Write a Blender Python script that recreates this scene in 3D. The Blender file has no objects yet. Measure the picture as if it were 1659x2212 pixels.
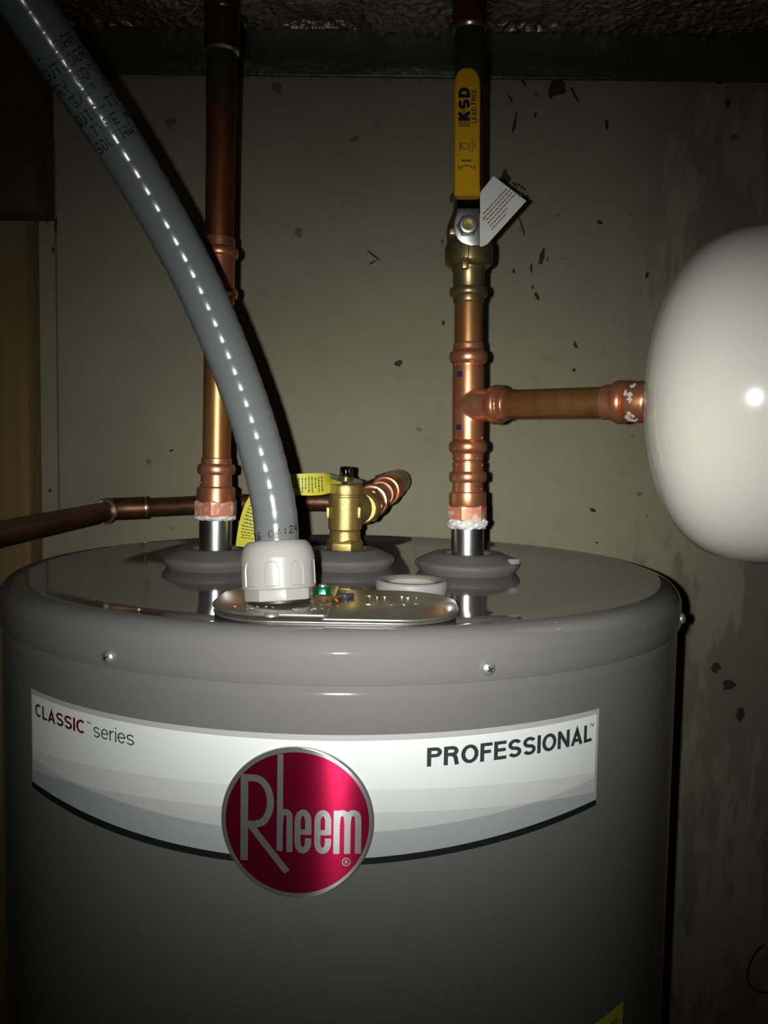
import bpy, bmesh, math, random
from mathutils import Vector, Matrix
from math import sin, cos, pi, radians as RAD, atan2, sqrt, hypot

# ------------------------------------------------------------------ camera, world, light, exposure
sc = bpy.context.scene
ZT = 1.30                                     # height of the heater's top above the floor
W, H, F = 1659, 2212, 1750.0                  # frame and focal length in pixels
CAM = Vector((0.0357, -0.6472, ZT + 0.087))
_p, _y, _r = RAD(3.94), RAD(-0.545), RAD(0.99)
FWD = Vector((sin(_y) * cos(_p), cos(_y) * cos(_p), -sin(_p)))
_rt = Vector((cos(_y), -sin(_y), 0)); _up = _rt.cross(FWD)
RIGHT = _rt * cos(_r) + _up * sin(_r); UP = _up * cos(_r) - _rt * sin(_r)
CROT = Matrix((RIGHT, UP, -FWD)).transposed()
cd = bpy.data.cameras.new('camera'); cam = bpy.data.objects.new('camera', cd)
sc.collection.objects.link(cam); sc.camera = cam
cam.matrix_world = Matrix.Translation(CAM) @ CROT.to_4x4()
cd.sensor_fit = 'VERTICAL'; cd.sensor_height = 24.0; cd.lens = F / H * 24.0
cd.clip_start = 0.01; cd.clip_end = 20

wd = bpy.data.worlds.new('world'); sc.world = wd; wd.use_nodes = True
wd.node_tree.nodes['Background'].inputs[0].default_value = (0.9, 1.0, 1.0, 1)
wd.node_tree.nodes['Background'].inputs[1].default_value = 0.0006

# the phone's flash, 14 mm beside the lens: the only lamp; its beam narrows like a phone LED's
ld = bpy.data.lights.new('phone_flash', 'POINT'); flash = bpy.data.objects.new('phone_flash', ld)
sc.collection.objects.link(flash)
FLASH_POWER, BEAMX, BEAMY = 19.5, 16.3, 13.4
ld.energy = FLASH_POWER; ld.shadow_soft_size = 0.0022; ld.color = (1.0, 1.0, 0.965)
flash.matrix_world = Matrix.Translation(CAM - RIGHT * 0.0136 + UP * 0.001) @ CROT.to_4x4() @ Matrix.Rotation(RAD(-2.6), 4, 'Y') @ Matrix.Rotation(RAD(-1.6), 4, 'X')
ld.use_nodes = True
_n = ld.node_tree.nodes; _l = ld.node_tree.links
_em = _n.get('Emission') or _n.new('ShaderNodeEmission')
_tc = _n.new('ShaderNodeTexCoord'); _sx = _n.new('ShaderNodeSeparateXYZ'); _l.new(_tc.outputs['Normal'], _sx.inputs[0])
def _m(op, a, b=None):
    k = _n.new('ShaderNodeMath'); k.operation = op
    for i, v in enumerate((a, b)):
        if v is None: continue
        if isinstance(v, (int, float)): k.inputs[i].default_value = v
        else: _l.new(v, k.inputs[i])
    return k.outputs[0]
_gx = _m('DIVIDE', _m('ARCSINE', _sx.outputs[0]), RAD(BEAMX)); _gy = _m('DIVIDE', _m('ARCSINE', _sx.outputs[1]), RAD(BEAMY))
_g = _m('MULTIPLY', _m('ADD', _m('MULTIPLY', _gx, _gx), _m('MULTIPLY', _gy, _gy)), -0.5)
_l.new(_m('ADD', _m('MULTIPLY', _m('EXPONENT', _g), 0.995), 0.005), _em.inputs['Strength'])

sc.view_settings.view_transform = 'Standard'; sc.view_settings.look = 'None'
sc.view_settings.gamma = 1.0; sc.view_settings.use_curve_mapping = False
sc.view_settings.exposure = 0.0
sc.cycles.caustics_reflective = True; sc.cycles.blur_glossy = 0.5
sc.cycles.sample_clamp_indirect = 4.0

# ------------------------------------------------------------------ helpers
COL = sc.collection
def at(px, py, Y):
    """The point of the plane y = Y seen at a pixel of the photograph."""
    d = RIGHT * ((px - W / 2) / F) + UP * ((H / 2 - py) / F) + FWD
    return CAM + d * ((Y - CAM.y) / d.y)
def atz(px, py, z):
    d = RIGHT * ((px - W / 2) / F) + UP * ((H / 2 - py) / F) + FWD
    return CAM + d * ((ZT + z - CAM.z) / d.z)
def mm(P): return (P - CAM).dot(FWD) / F       # metres per pixel at a point

def obj(name, me, mat=None, parent=None, label=None):
    o = bpy.data.objects.new(name, me); COL.objects.link(o)
    if mat: me.materials.append(mat)
    if parent: o.parent = parent; o.matrix_parent_inverse = parent.matrix_basis.inverted()
    if label: o['label'] = label
    return o
def empty(name, loc, label, cat, group=None):
    o = bpy.data.objects.new(name, None); COL.objects.link(o); o.location = loc; o.empty_display_size = .05
    bpy.context.view_layer.update()
    return tag(o, label, cat, group)
def tag(o, label, cat, group=None):
    o['label'] = label; o['category'] = cat
    if group: o['group'] = group
    return o
def struct(o, label=None):
    o['kind'] = 'structure'
    if label: o['label'] = label
    return o

class MB:
    """Collects vertices and faces of one mesh."""
    def __init__(s): s.v = []; s.f = []
    def add(s, vs, fs):
        n = len(s.v); s.v += [Vector(v) for v in vs]; s.f += [[i + n for i in f] for f in fs]; return s
    def lathe(s, prof, O, D, seg=48, cap=True, rfun=None):
        """prof: (t, r) along the axis from O in direction D."""
        D = Vector(D).normalized(); O = Vector(O)
        a = Vector((1, 0, 0)) if abs(D.x) < .8 else Vector((0, 1, 0))
        e1 = (a - D * a.dot(D)).normalized(); e2 = D.cross(e1)
        vs, fs = [], []
        for t, r in prof:
            for k in range(seg):
                q = 2 * pi * k / seg; rr = rfun(t, r, q) if rfun else r
                vs.append(O + D * t + (e1 * cos(q) + e2 * sin(q)) * rr)
        for i in range(len(prof) - 1):
            for k in range(seg):
                k2 = (k + 1) % seg
                fs.append([i * seg + k, i * seg + k2, (i + 1) * seg + k2, (i + 1) * seg + k])
        if cap:
            fs.append(list(range(seg))[::-1]); fs.append([(len(prof) - 1) * seg + k for k in range(seg)])
        return s.add(vs, fs)
    def tube(s, pts, r, seg=16, cap=True):
        P = [Vector(p) for p in pts]; n = len(P); vs, fs = [], []; prev = None
        for i in range(n):
            T = (P[min(i + 1, n - 1)] - P[max(i - 1, 0)]).normalized()
            a = prev if prev else (Vector((0, 0, 1)) if abs(T.z) < .9 else Vector((1, 0, 0)))
            e1 = (a - T * a.dot(T)).normalized(); prev = e1; e2 = T.cross(e1)
            rr = r(i) if callable(r) else r
            for k in range(seg):
                q = 2 * pi * k / seg; vs.append(P[i] + (e1 * cos(q) + e2 * sin(q)) * rr)
        for i in range(n - 1):
            for k in range(seg):
                k2 = (k + 1) % seg; fs.append([i * seg + k, i * seg + k2, (i + 1) * seg + k2, (i + 1) * seg + k])
        if cap: fs.append(list(range(seg))[::-1]); fs.append([(n - 1) * seg + k for k in range(seg)])
        return s.add(vs, fs)
    def box(s, c, sx, sy, sz, M=None):
        c = Vector(c); M = M or Matrix.Identity(3)
        vs = [c + M @ Vector((x * sx / 2, y * sy / 2, z * sz / 2)) for x in (-1, 1) for y in (-1, 1) for z in (-1, 1)]
        return s.add(vs, [[0, 1, 3, 2], [4, 6, 7, 5], [0, 4, 5, 1], [2, 3, 7, 6], [0, 2, 6, 4], [1, 5, 7, 3]])
    def prism(s, pts, off):
        """A closed outline of 3-D points thickened by the vector (or per-point function) off."""
        P = [Vector(p) for p in pts]; n = len(P); off = Vector(off)
        return s.add(P + [p + off for p in P], [list(range(n))[::-1], list(range(n, 2 * n))] + [[i, (i + 1) % n, n + (i + 1) % n, n + i] for i in range(n)])
    def mesh(s, name, ang=32, bevel=0, merge=False):
        me = bpy.data.meshes.new(name); me.from_pydata([tuple(v) for v in s.v], [], s.f)
        bm = bmesh.new(); bm.from_mesh(me)
        if merge: bmesh.ops.remove_doubles(bm, verts=bm.verts, dist=1e-6)
        if bevel:
            es = [e for e in bm.edges if len(e.link_faces) == 2 and e.calc_face_angle(0) > RAD(40)]
            bmesh.ops.bevel(bm, geom=es, offset=bevel, segments=2, affect='EDGES', profile=.5)
        bmesh.ops.recalc_face_normals(bm, faces=bm.faces)
        bm.to_mesh(me); bm.free()
        for p in me.polygons: p.use_smooth = True
        me.set_sharp_from_angle(angle=RAD(ang)); return me
def build(mb, name, mat, parent=None, label=None, **k): return obj(name, mb.mesh(name, **k), mat, parent, label)

def spline(pts, n):
    """Catmull-Rom through pts, n samples."""
    P = [Vector(p) for p in pts]; P = [P[0] * 2 - P[1]] + P + [P[-1] * 2 - P[-2]]; out = []
    m = len(P) - 3
    for i in range(n):
        u = i / (n - 1) * m; k = min(int(u), m - 1); t = u - k; a, b, c, d = P[k:k + 4]
        out.append(.5 * ((2 * b) + (c - a) * t + (2 * a - 5 * b + 4 * c - d) * t * t + (3 * b - a - 3 * c + d) * t ** 3))
    return out
def resample(P, n):
    S = [0]
    for a, b in zip(P, P[1:]): S.append(S[-1] + (b - a).length)
    out, k = [], 0
    for i in range(n):
        s = S[-1] * i / (n - 1)
        while k < len(P) - 2 and S[k + 1] < s: k += 1
        out.append(P[k].lerp(P[k + 1], (s - S[k]) / max(1e-9, S[k + 1] - S[k])))
    return out, S[-1]
def bead(t, r0, r1, h, n=9):
    """Points of a rolled bead of height 2h centred at t, from radius r0 out to r1."""
    out = []
    for i in range(n):
        a = -pi / 2 + pi * i / (n - 1); out.append((t + h * sin(a), r0 + (r1 - r0) * max(0, cos(a)) ** .6))
    return out

def arc2(cx, cy, rx, ry, a0, a1, n=16): return [(cx + rx * cos(RAD(a0 + (a1 - a0) * i / n)), cy + ry * sin(RAD(a0 + (a1 - a0) * i / n))) for i in range(n + 1)]
def glyph(c, w):
    """(width, stroke paths) of a plain sans letter, cap height 1, stroke weight w."""
    h = w / 2; q = .5 - h; xh = .74
    if c in 'PR':
        W = .64; cx = W - .27; b = [(h, 1 - h), (cx, 1 - h)] + arc2(cx, .735, .27 - h, .265 - h, 90, -90, 12) + [(h, .47 + h)]
        p = [[(h, 0), (h, 1)], b]
        if c == 'R': W = .68; p.append([(cx - .05, .47 + h), (cx + .1, .44 + h * .6), (W - h - .06, .33), (W - h - .04, .16), (W - h, 0)])
        return W, p
    if c in 'O0': return (.78 if c == 'O' else .56), [('c', arc2(.39 if c == 'O' else .28, .5, (.39 if c == 'O' else .28) - h, q, 0, 360, 30)[:-1])]
    if c in 'CG': return .72, [arc2(.38, .5, .38 - h, q, 48, 312, 26)]
    if c == 'F': return .56, [[(h, 0), (h, 1)], [(h, 1 - h), (.56, 1 - h)], [(h, .52), (.50, .52)]]
    if c == 'E': return .60, [[(h, 0), (h, 1)], [(h, 1 - h), (.59, 1 - h)], [(h, .52), (.56, .52)], [(h, h), (.60, h)]]
    if c == 'L': return .52, [[(h, 0), (h, 1)], [(h, h), (.52, h)]]
    if c == 'I': return w, [[(h, 0), (h, 1)]]
    if c == 'T': return .6, [[(.3, 0), (.3, 1)], [(0, 1 - h), (.6, 1 - h)]]
    if c == 'N': return .70, [[(h, 0), (h, 1)], [(.70 - h, 0), (.70 - h, 1)], [(h, 1 - h * .6), (.70 - h, h * .6)]]
    if c == 'M': return .82, [[(h, 0), (h, 1)], [(.82 - h, 0), (.82 - h, 1)], [(h, 1 - h * .6), (.41, h), (.82 - h, 1 - h * .6)]]
    if c == 'A': return .74, [[(h, 0), (.37, 1 - h * 1.7), (.74 - h, 0)], [(.17, .27), (.57, .27)]]
    if c == 'K': return .70, [[(h, 0), (h, 1)], [(.66 - h, 1), (h, .38)], [(.27, .56), (.70 - h, 0)]]
    if c == 'D': return .70, [[(h, 0), (h, 1)], [(h, 1 - h), (.30, 1 - h)] + arc2(.30, .5, .40 - h, q, 90, -90, 18) + [(h, h)]]
    if c in 'Ss':
        W, T = (.66, 1) if c == 'S' else (.52, xh); ry = (T / 2 - h) / 2; r = W / 2 - h
        return W, [arc2(W / 2, T / 2 + ry, r, ry, 22, 270, 18) + arc2(W / 2, T / 2 - ry, r, ry, 90, -158, 18)[1:]]
    if c == 'e': return .56, [[(h, xh * .52), (.56 - h * .6, xh * .52)], arc2(.28, xh / 2, .28 - h, xh / 2 - h, 2, 322, 26)]
    if c == 'r': return .34, [[(h, 0), (h, xh)], [(h, xh * .55)] + arc2(.30, xh * .55, .30 - h, xh * .45 - h, 170, 88, 8) + [(.34, xh - h)]]
    if c == 'i': return w, [[(h, 0), (h, xh)], [(h, .89), (h, .89 + w * 1.1)]]
    return .3, []
def text_fit(s, w, h, weight=.15):
    """Stroke-drawn text scaled to width w and to a cap height of h: (verts, faces)."""
    vs, fs, x = [], [], 0.0
    for c in s:
        W, paths = glyph(c, weight)
        for p in paths:
            closed = p[0] == 'c'
            if closed: p = p[1]
            else: p = dense(p, .22)
            L, R = ribbon(p, weight, closed); n = len(p); k = len(vs)
            vs += [(a + x, b) for a, b in L] + [(a + x, b) for a, b in R]
            fs += [[k + i, k + n + i, k + n + (i + 1) % n, k + (i + 1) % n] for i in (range(n) if closed else range(n - 1))]
        x += W + .08
    x -= .08
    return [(a / x * w, b * h) for a, b in vs], fs
def dense(path, step):
    out = [path[0]]
    for a, b in zip(path, path[1:]):
        n = max(1, math.ceil(hypot(b[0] - a[0], b[1] - a[1]) / step)); out += [(a[0] + (b[0] - a[0]) * i / n, a[1] + (b[1] - a[1]) * i / n) for i in range(1, n + 1)]
    return out
def ribbon(path, w, closed=False):
    """Left and right edges of a mitred stroke of width w along a 2-D path."""
    n = len(path); L, R = [], []
    def nrm(q, r):
        d = hypot(r[0] - q[0], r[1] - q[1]) or 1; return (-(r[1] - q[1]) / d, (r[0] - q[0]) / d)
    for i in range(n):
        if closed: a, b = path[i - 1], path[(i + 1) % n]
        else: a, b = path[max(0, i - 1)], path[min(n - 1, i + 1)]
        p = path[i]
        n1 = nrm(a, p) if a != p else nrm(p, b); n2 = nrm(p, b) if b != p else n1
        mx, my = n1[0] + n2[0], n1[1] + n2[1]; k = 2 / max(.4, mx * mx + my * my)
        L.append((p[0] + mx * k * w / 2, p[1] + my * k * w / 2)); R.append((p[0] - mx * k * w / 2, p[1] - my * k * w / 2))
    return L, R

# ------------------------------------------------------------------ materials
def mat(name, col, rough=.5, metal=0.0, coat=0.0, spec=.5):
    m = bpy.data.materials.new(name); m.use_nodes = True; b = m.node_tree.nodes['Principled BSDF']
    b.inputs['Base Color'].default_value = (*col, 1); b.inputs['Roughness'].default_value = rough
    b.inputs['Metallic'].default_value = metal; b.inputs['Coat Weight'].default_value = coat
    b.inputs['Specular IOR Level'].default_value = spec
    return m
def nodes(m): return m.node_tree.nodes, m.node_tree.links, m.node_tree.nodes['Principled BSDF']
def noise(m, scale, detail=3, stretch=None, rough=.55, coord='Object'):
    n, l, b = nodes(m); t = n.new('ShaderNodeTexCoord'); x = n.new('ShaderNodeTexNoise')
    x.inputs['Scale'].default_value = scale; x.inputs['Detail'].default_value = detail; x.inputs['Roughness'].default_value = rough
    if stretch:
        mp = n.new('ShaderNodeMapping'); mp.inputs['Scale'].default_value = stretch
        l.new(t.outputs[coord], mp.inputs['Vector']); l.new(mp.outputs[0], x.inputs['Vector'])
    else: l.new(t.outputs[coord], x.inputs['Vector'])
    return x.outputs['Fac']
def ramp(m, fac, stops):
    n, l, b = nodes(m); r = n.new('ShaderNodeValToRGB'); l.new(fac, r.inputs[0])
    e = r.color_ramp.elements
    while len(e) < len(stops): e.new(.5)
    for k, (p, c) in enumerate(stops): e[k].position = p; e[k].color = (*c, 1) if len(c) == 3 else c
    return r.outputs['Color']
def mixc(m, fac, a, b, mode='MIX'):
    n, l, _ = nodes(m); x = n.new('ShaderNodeMix'); x.data_type = 'RGBA'; x.blend_type = mode
    for i, v in ((0, fac), (6, a), (7, b)):
        if isinstance(v, (int, float)): x.inputs[i].default_value = v
        elif isinstance(v, tuple): x.inputs[i].default_value = (*v, 1)
        else: l.new(v, x.inputs[i])
    return x.outputs[2]
def base(m, c): n, l, b = nodes(m); l.new(c, b.inputs['Base Color']); return m
def bump(m, fac, strength=.2, dist=.001):
    n, l, b = nodes(m); x = n.new('ShaderNodeBump'); x.inputs['Strength'].default_value = strength; x.inputs['Distance'].default_value = dist
    l.new(fac, x.inputs['Height']); l.new(x.outputs[0], b.inputs['Normal']); return m

PAINT = mat('grey_enamel', (.148, .148, .137), .10); bump(PAINT, noise(PAINT, 900, 2), .04, .0004)
CAPPAINT = mat('grey_enamel_smooth', (.148, .148, .137), .05)
def copper(name, a, b, c, rough, metal=.8, stretch=(1, 1, .25), sc_=60):
    m = mat(name, a, rough, metal)
    base(m, ramp(m, noise(m, sc_, 4, stretch), [(.32, a), (.52, b), (.72, c)])); bump(m, noise(m, 500, 3), .06, .0004); return m
COPPER = copper('new_copper', (.60, .22, .10), (.70, .29, .145), (.78, .37, .21), .33, .82, None, 45)
PIPE = copper('tarnished_copper', (.36, .15, .05), (.46, .22, .07), (.50, .27, .10), .36, .78)
REDPIPE = copper('heat_stained_copper', (.15, .035, .015), (.24, .08, .035), (.30, .12, .055), .42, .7)
DARKPIPE = copper('old_brown_copper', (.10, .045, .02), (.17, .08, .038), (.22, .11, .055), .42, .7, (1, .3, 1))
TINNED = mat('tinned_soot', (.10, .10, .095), .42, .7); base(TINNED, ramp(TINNED, noise(TINNED, 70, 4, (1, 1, .2)), [(.3, (.06, .055, .05)), (.7, (.17, .17, .165))]))
SOLDER = mat('solder', (.62, .62, .60), .28, .9)
BRASS = mat('cast_brass', (.52, .40, .13), .36, .85); bump(BRASS, noise(BRASS, 1500, 3), .35, .0006)
DULLBRASS = mat('dull_brass', (.30, .245, .10), .34, .8); base(DULLBRASS, ramp(DULLBRASS, noise(DULLBRASS, 90, 4), [(.3, (.22, .17, .07)), (.7, (.36, .29, .13))]))
DARKBRASS = mat('dark_brass', (.22, .16, .06), .3, .85)
STEEL = mat('galvanised_steel', (.68, .70, .70), .27, 1.0); bump(STEEL, noise(STEEL, 700, 3, (1, 1, .2)), .10, .0004)
CHROME = mat('bright_zinc', (.66, .67, .68), .34, .95); bump(CHROME, noise(CHROME, 600, 2), .08, .0004)
SCREWM = mat('screw_zinc', (.55, .57, .57), .36, .8)
PLATE = mat('zinc_cover_plate', (.40, .39, .32), .26, .85); base(PLATE, ramp(PLATE, noise(PLATE, 120, 4), [(.3, (.33, .32, .25)), (.7, (.47, .46, .39))])); bump(PLATE, noise(PLATE, 420, 4), .10, .0006)
TAPE = mat('white_thread_seal', (.74, .74, .70), .7); bump(TAPE, noise(TAPE, 500, 4), .6, .001)
HEXCOP = mat('hex_copper_with_paste', (.7, .3, .2), .45, .35)
base(HEXCOP, mixc(HEXCOP, ramp(HEXCOP, noise(HEXCOP, 120, 5), [(.52, (0, 0, 0)), (.60, (1, 1, 1))]), (.70, .27, .16), (.78, .60, .52)))
RUBBER = mat('grey_foam_rubber', (.125, .12, .115), .55); bump(RUBBER, noise(RUBBER, 800, 3), .15, .0005)
FOAM = mat('pale_foam', (.60, .60, .46), .8)
PLASTIC = mat('light_grey_plastic', (.29, .285, .262), .34)
JACKET = mat('grey_vinyl_jacket', (.113, .119, .122), .2)
INK = mat('black_ink', (.012, .012, .014), .5)
WHITE_TANK = mat('white_enamel', (.88, .875, .76), .16, 0, .3)
YELLOW = mat('yellow_vinyl_grip', (.70, .38, .008), .34)
PURPLE = mat('dark_print', (.045, .012, .02), .5)
NAVY = mat('navy_print', (.008, .008, .03), .5)
PAPER = mat('white_tag_paper', (.72, .72, .69), .45)
TAGY = mat('yellow_tag_paper', (.62, .60, .05), .5)
TINK = mat('tag_print', (.10, .10, .04), .6)
BLUE = mat('blue_mark', (.012, .016, .07), .45)
GREEN = mat('green_screw_paint', (.0, .10, .05), .25, .3)
BAREWIRE = mat('bare_copper_wire', (.75, .36, .16), .28, .9)
BLACK = mat('black_plastic', (.012, .012, .012), .45)
WOOD = mat('pine_stud', (.30, .19, .075), .7)
base(WOOD, ramp(WOOD, noise(WOOD, 16, 5, (3, 3, .18)), [(.3, (.25, .165, .055)), (.7, (.38, .27, .11))]))
DARKWOOD = mat('dark_stained_wood', (.10, .045, .02), .7)
base(DARKWOOD, ramp(DARKWOOD, noise(DARKWOOD, 14, 4, (.3, 3, 3)), [(.3, (.07, .03, .012)), (.7, (.15, .07, .03))]))
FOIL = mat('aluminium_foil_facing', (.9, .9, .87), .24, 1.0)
def _foil():
    n, l, b = nodes(FOIL); t = n.new('ShaderNodeTexCoord'); v = n.new('ShaderNodeTexVoronoi'); v.inputs['Scale'].default_value = 90
    l.new(t.outputs['Object'], v.inputs['Vector']); x = n.new('ShaderNodeTexNoise'); x.inputs['Scale'].default_value = 140; x.inputs['Detail'].default_value = 5
    l.new(t.outputs['Object'], x.inputs['Vector']); a = n.new('ShaderNodeMath'); l.new(v.outputs['Distance'], a.inputs[0]); l.new(x.outputs['Fac'], a.inputs[1])
    bump(FOIL, a.outputs[0], .7, .006)
_foil()
SHEET = mat('shaded_foil_facing', (.13, .13, .115), .36, .55)  # same foil, with the darkness it mirrors put into the base colour
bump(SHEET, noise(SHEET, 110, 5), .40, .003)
CONCRETE = mat('poured_concrete', (.36, .33, .25), .75, 0, 0, .3)
def _concrete():
    m = CONCRETE; n, l, b = nodes(m)
    c = ramp(m, noise(m, 5, 6), [(.3, (.365, .335, .225)), (.7, (.44, .405, .28))])
    c = mixc(m, ramp(m, noise(m, 38, 4), [(.58, (0, 0, 0)), (.78, (.35, .35, .35))]), c, (.24, .22, .16))
    # fine pits
    c = mixc(m, ramp(m, noise(m, 34, 1, None, .4), [(.765, (0, 0, 0)), (.785, (.7, .7, .7))]), c, (.13, .12, .085))
    # damp runs down the wall to the right of the heater
    t = n.new('ShaderNodeTexCoord'); s = n.new('ShaderNodeSeparateXYZ'); l.new(t.outputs['Object'], s.inputs[0])
    mr = n.new('ShaderNodeMapRange'); mr.interpolation_type = 'SMOOTHSTEP'; l.new(s.outputs[0], mr.inputs[0]); mr.inputs[1].default_value = .30; mr.inputs[2].default_value = .40
    st = ramp(m, noise(m, 9, 5, (2.6, 1, .7), .62), [(.47, (0, 0, 0)), (.55, (1, 1, 1))])
    k = n.new('ShaderNodeMath'); k.operation = 'MULTIPLY'; l.new(st, k.inputs[0]); l.new(mr.outputs[0], k.inputs[1])
    k2 = n.new('ShaderNodeMath'); k2.operation = 'MULTIPLY'; l.new(k.outputs[0], k2.inputs[0]); k2.inputs[1].default_value = .55
    c = mixc(m, k2.outputs[0], c, (.17, .155, .11))
    base(m, c); bump(m, noise(m, 45, 6), .18, .002)
_concrete()
CHIP = mat('bare_dark_patch', (.055, .05, .036), .85)
FLOORM = mat('concrete_floor', (.25, .24, .22), .8); base(FLOORM, ramp(FLOORM, noise(FLOORM, 6, 5), [(.3, (.2, .19, .17)), (.7, (.3, .29, .26))]))
CEILM = mat('joist_ceiling', (.16, .11, .06), .8); base(CEILM, ramp(CEILM, noise(CEILM, 8, 4, (.2, 3, 3)), [(.3, (.12, .08, .04)), (.7, (.2, .14, .08))]))
# printed badge and label
def brushed(name, col, rough, aniso, metal):
    m = mat(name, col, rough, 1.0); n, l, b = nodes(m)
    bump(m, noise(m, 1, 3, (3, 3, 2200), .6), .14, .0002)
    b.inputs['Anisotropic'].default_value = aniso; b.inputs['Anisotropic Rotation'].default_value = .25; b.inputs['Metallic'].default_value = metal
    ge = n.new('ShaderNodeNewGeometry'); cr = n.new('ShaderNodeVectorMath'); cr.operation = 'CROSS_PRODUCT'; cr.inputs[0].default_value = (0, 0, 1)
    l.new(ge.outputs['True Normal'], cr.inputs[1]); nz = n.new('ShaderNodeVectorMath'); nz.operation = 'NORMALIZE'
    l.new(cr.outputs[0], nz.inputs[0]); l.new(nz.outputs[0], b.inputs['Tangent'])
    return m
REDFOIL = brushed('red_anodised_foil', (.66, .016, .085), .225, .98, .92)
SILVERFOIL = brushed('brushed_silver_foil', (.56, .57, .57), .24, .98, .85)
LWHITE = mat('label_white', (.76, .775, .77), .4); LBORD = mat('label_silver_edge', (.42, .42, .41), .4)
LG1 = mat('label_grey_light', (.67, .68, .67), .4); LG2 = mat('label_grey_mid', (.56, .57, .57), .4)
LG3 = mat('label_grey_soft', (.54, .55, .55), .4); LG4 = mat('label_grey', (.40, .405, .42), .4); LBLK = mat('label_black', (.012, .014, .015), .4)
LTXT = mat('label_text_charcoal', (.035, .04, .042), .45); LTHIN = mat('label_text_thin', (.05, .055, .055), .5)
LRED = mat('label_text_maroon', (.09, .012, .02), .45)
def _lred():
    n, l, b = nodes(LRED); t = n.new('ShaderNodeTexCoord'); s = n.new('ShaderNodeSeparateXYZ'); l.new(t.outputs['Object'], s.inputs[0])
    mr = n.new('ShaderNodeMapRange'); l.new(s.outputs[0], mr.inputs[0]); mr.inputs[1].default_value = -.168; mr.inputs[2].default_value = -.140
    base(LRED, mixc(LRED, mr.outputs[0], (.022, .016, .017), (.11, .008, .02)))
_lred()
WARNY = mat('yellow_warning_label', (.60, .55, .02), .45)

# ------------------------------------------------------------------ the room
WY = 0.392                                     # front face of the concrete wall
def quadbox(x0, x1, y0, y1, z0, z1):
    m = MB(); return m.box(((x0 + x1) / 2, (y0 + y1) / 2, (z0 + z1) / 2), x1 - x0, y1 - y0, z1 - z0)
WTOP = at(800, 166, WY).z
wall = struct(build(quadbox(-1.3, 1.3, WY, WY + .2, 0, WTOP), 'wall_back', CONCRETE), 'poured concrete foundation wall with dark chips and damp runs')
struct(build(quadbox(-1.4, 1.4, -2.0, .8, -.1, 0), 'floor', FLOORM), 'grey concrete floor under the heater')
CZ = ZT + .80
struct(build(quadbox(-1.4, 1.4, -2.0, .8, CZ, CZ + .1), 'ceiling', CEILM), 'dark wooden ceiling above the pipes')
struct(build(quadbox(-1.4, -1.3, -2.0, .8, 0, CZ), 'wall_left', CONCRETE))
struct(build(quadbox(1.3, 1.4, -2.0, .8, 0, CZ), 'wall_right', CONCRETE))
struct(build(quadbox(-1.3, 1.3, WY + .12, WY + .2, WTOP, CZ), 'wall_back_rim', DARKWOOD))

def chip(pts, name='paint_chip'):
    """A shallow flake missing from / stuck to the wall, outlined in pixels."""
    P = [at(x, y, WY - .0004) for x, y in pts]
    P = [Vector((p.x, WY - .0004, p.z)) for p in P]
    return build(MB().prism(P, (0, .0008, 0)), name, CHIP, wall, ang=20)
def blob(cx, cy, rx, ry, rot, seed, n=11):
    rnd = random.Random(seed); out = []
    for k in range(n):
        a = 2 * pi * k / n; r = rnd.uniform(.6, 1.15); x, y = rx * r * cos(a), ry * r * sin(a)
        out.append((cx + x * cos(rot) - y * sin(rot), cy + x * sin(rot) + y * cos(rot)))
    return out
chip([(1196, 160), (1208, 157), (1213, 170), (1222, 182), (1221, 200), (1211, 204), (1196, 207), (1188, 215), (1184, 196), (1190, 180)])
chip([(1231, 189), (1237, 189), (1244, 203), (1252, 220), (1249, 221), (1240, 207)])
for i, a in enumerate([(1112, 266, 4, 26, .18), (1103, 212, 3, 11, -.6), (1131, 177, 3, 12, -.8), (1119, 170, 3, 6, .1), (1156, 247, 3, 8, .2), (1093, 383, 12, 20, -.3),
                       (1112, 400, 5, 10, -.5), (1311, 268, 5, 15, -.1), (1171, 555, 7, 19, .2), (1160, 640, 6, 11, -.5), (1151, 620, 3, 6, 0), (1148, 580, 3, 12, 0), (1183, 560, 2, 5, .3),
                       (1127, 487, 2, 26, -.3), (1295, 480, 7, 5, .6), (1562, 165, 22, 18, 0), (1572, 222, 5, 14, 0), (1398, 595, 4, 8, .3), (1280, 1102, 9, 4, .5), (1243, 745, 4, 9, -.3),
                       (808, 552, 2.5, 19, -.9), (806, 566, 2.2, 13, 1.1), (860, 785, 9, 8, 0), (120, 487, 4, 22, 0), (115, 540, 3, 8, 0), (108, 1060, 4, 4, 0), (958, 698, 4, 6, 0), (1290, 1172, 3, 3, 0),
                       (955, 521, 2, 6, 0), (1600, 1545, 9, 18, .1), (1575, 1480, 16, 13, 0), (1548, 1440, 12, 14, 0), (1110, 586, 4, 5, 0), (370, 973, 6, 3, -.3), (1240, 800, 3, 6, .2)]):
    chip(blob(*a, 40 + i))
# the faint vertical form joint at the left, a thin strip darker than the wall
g0, g1 = at(118, 300, WY), at(128, 1130, WY)
build(MB().prism([Vector((g0.x - .0012, WY - .0003, g0.z)), Vector((g0.x + .0012, WY - .0003, g0.z)), Vector((g1.x + .0012, WY - .0003, g1.z)), Vector((g1.x - .0012, WY - .0003, g1.z))], (0, .0006, 0)), 'form_joint', mat('joint_dark_tone', (.20, .185, .135), .85), wall)

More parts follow.
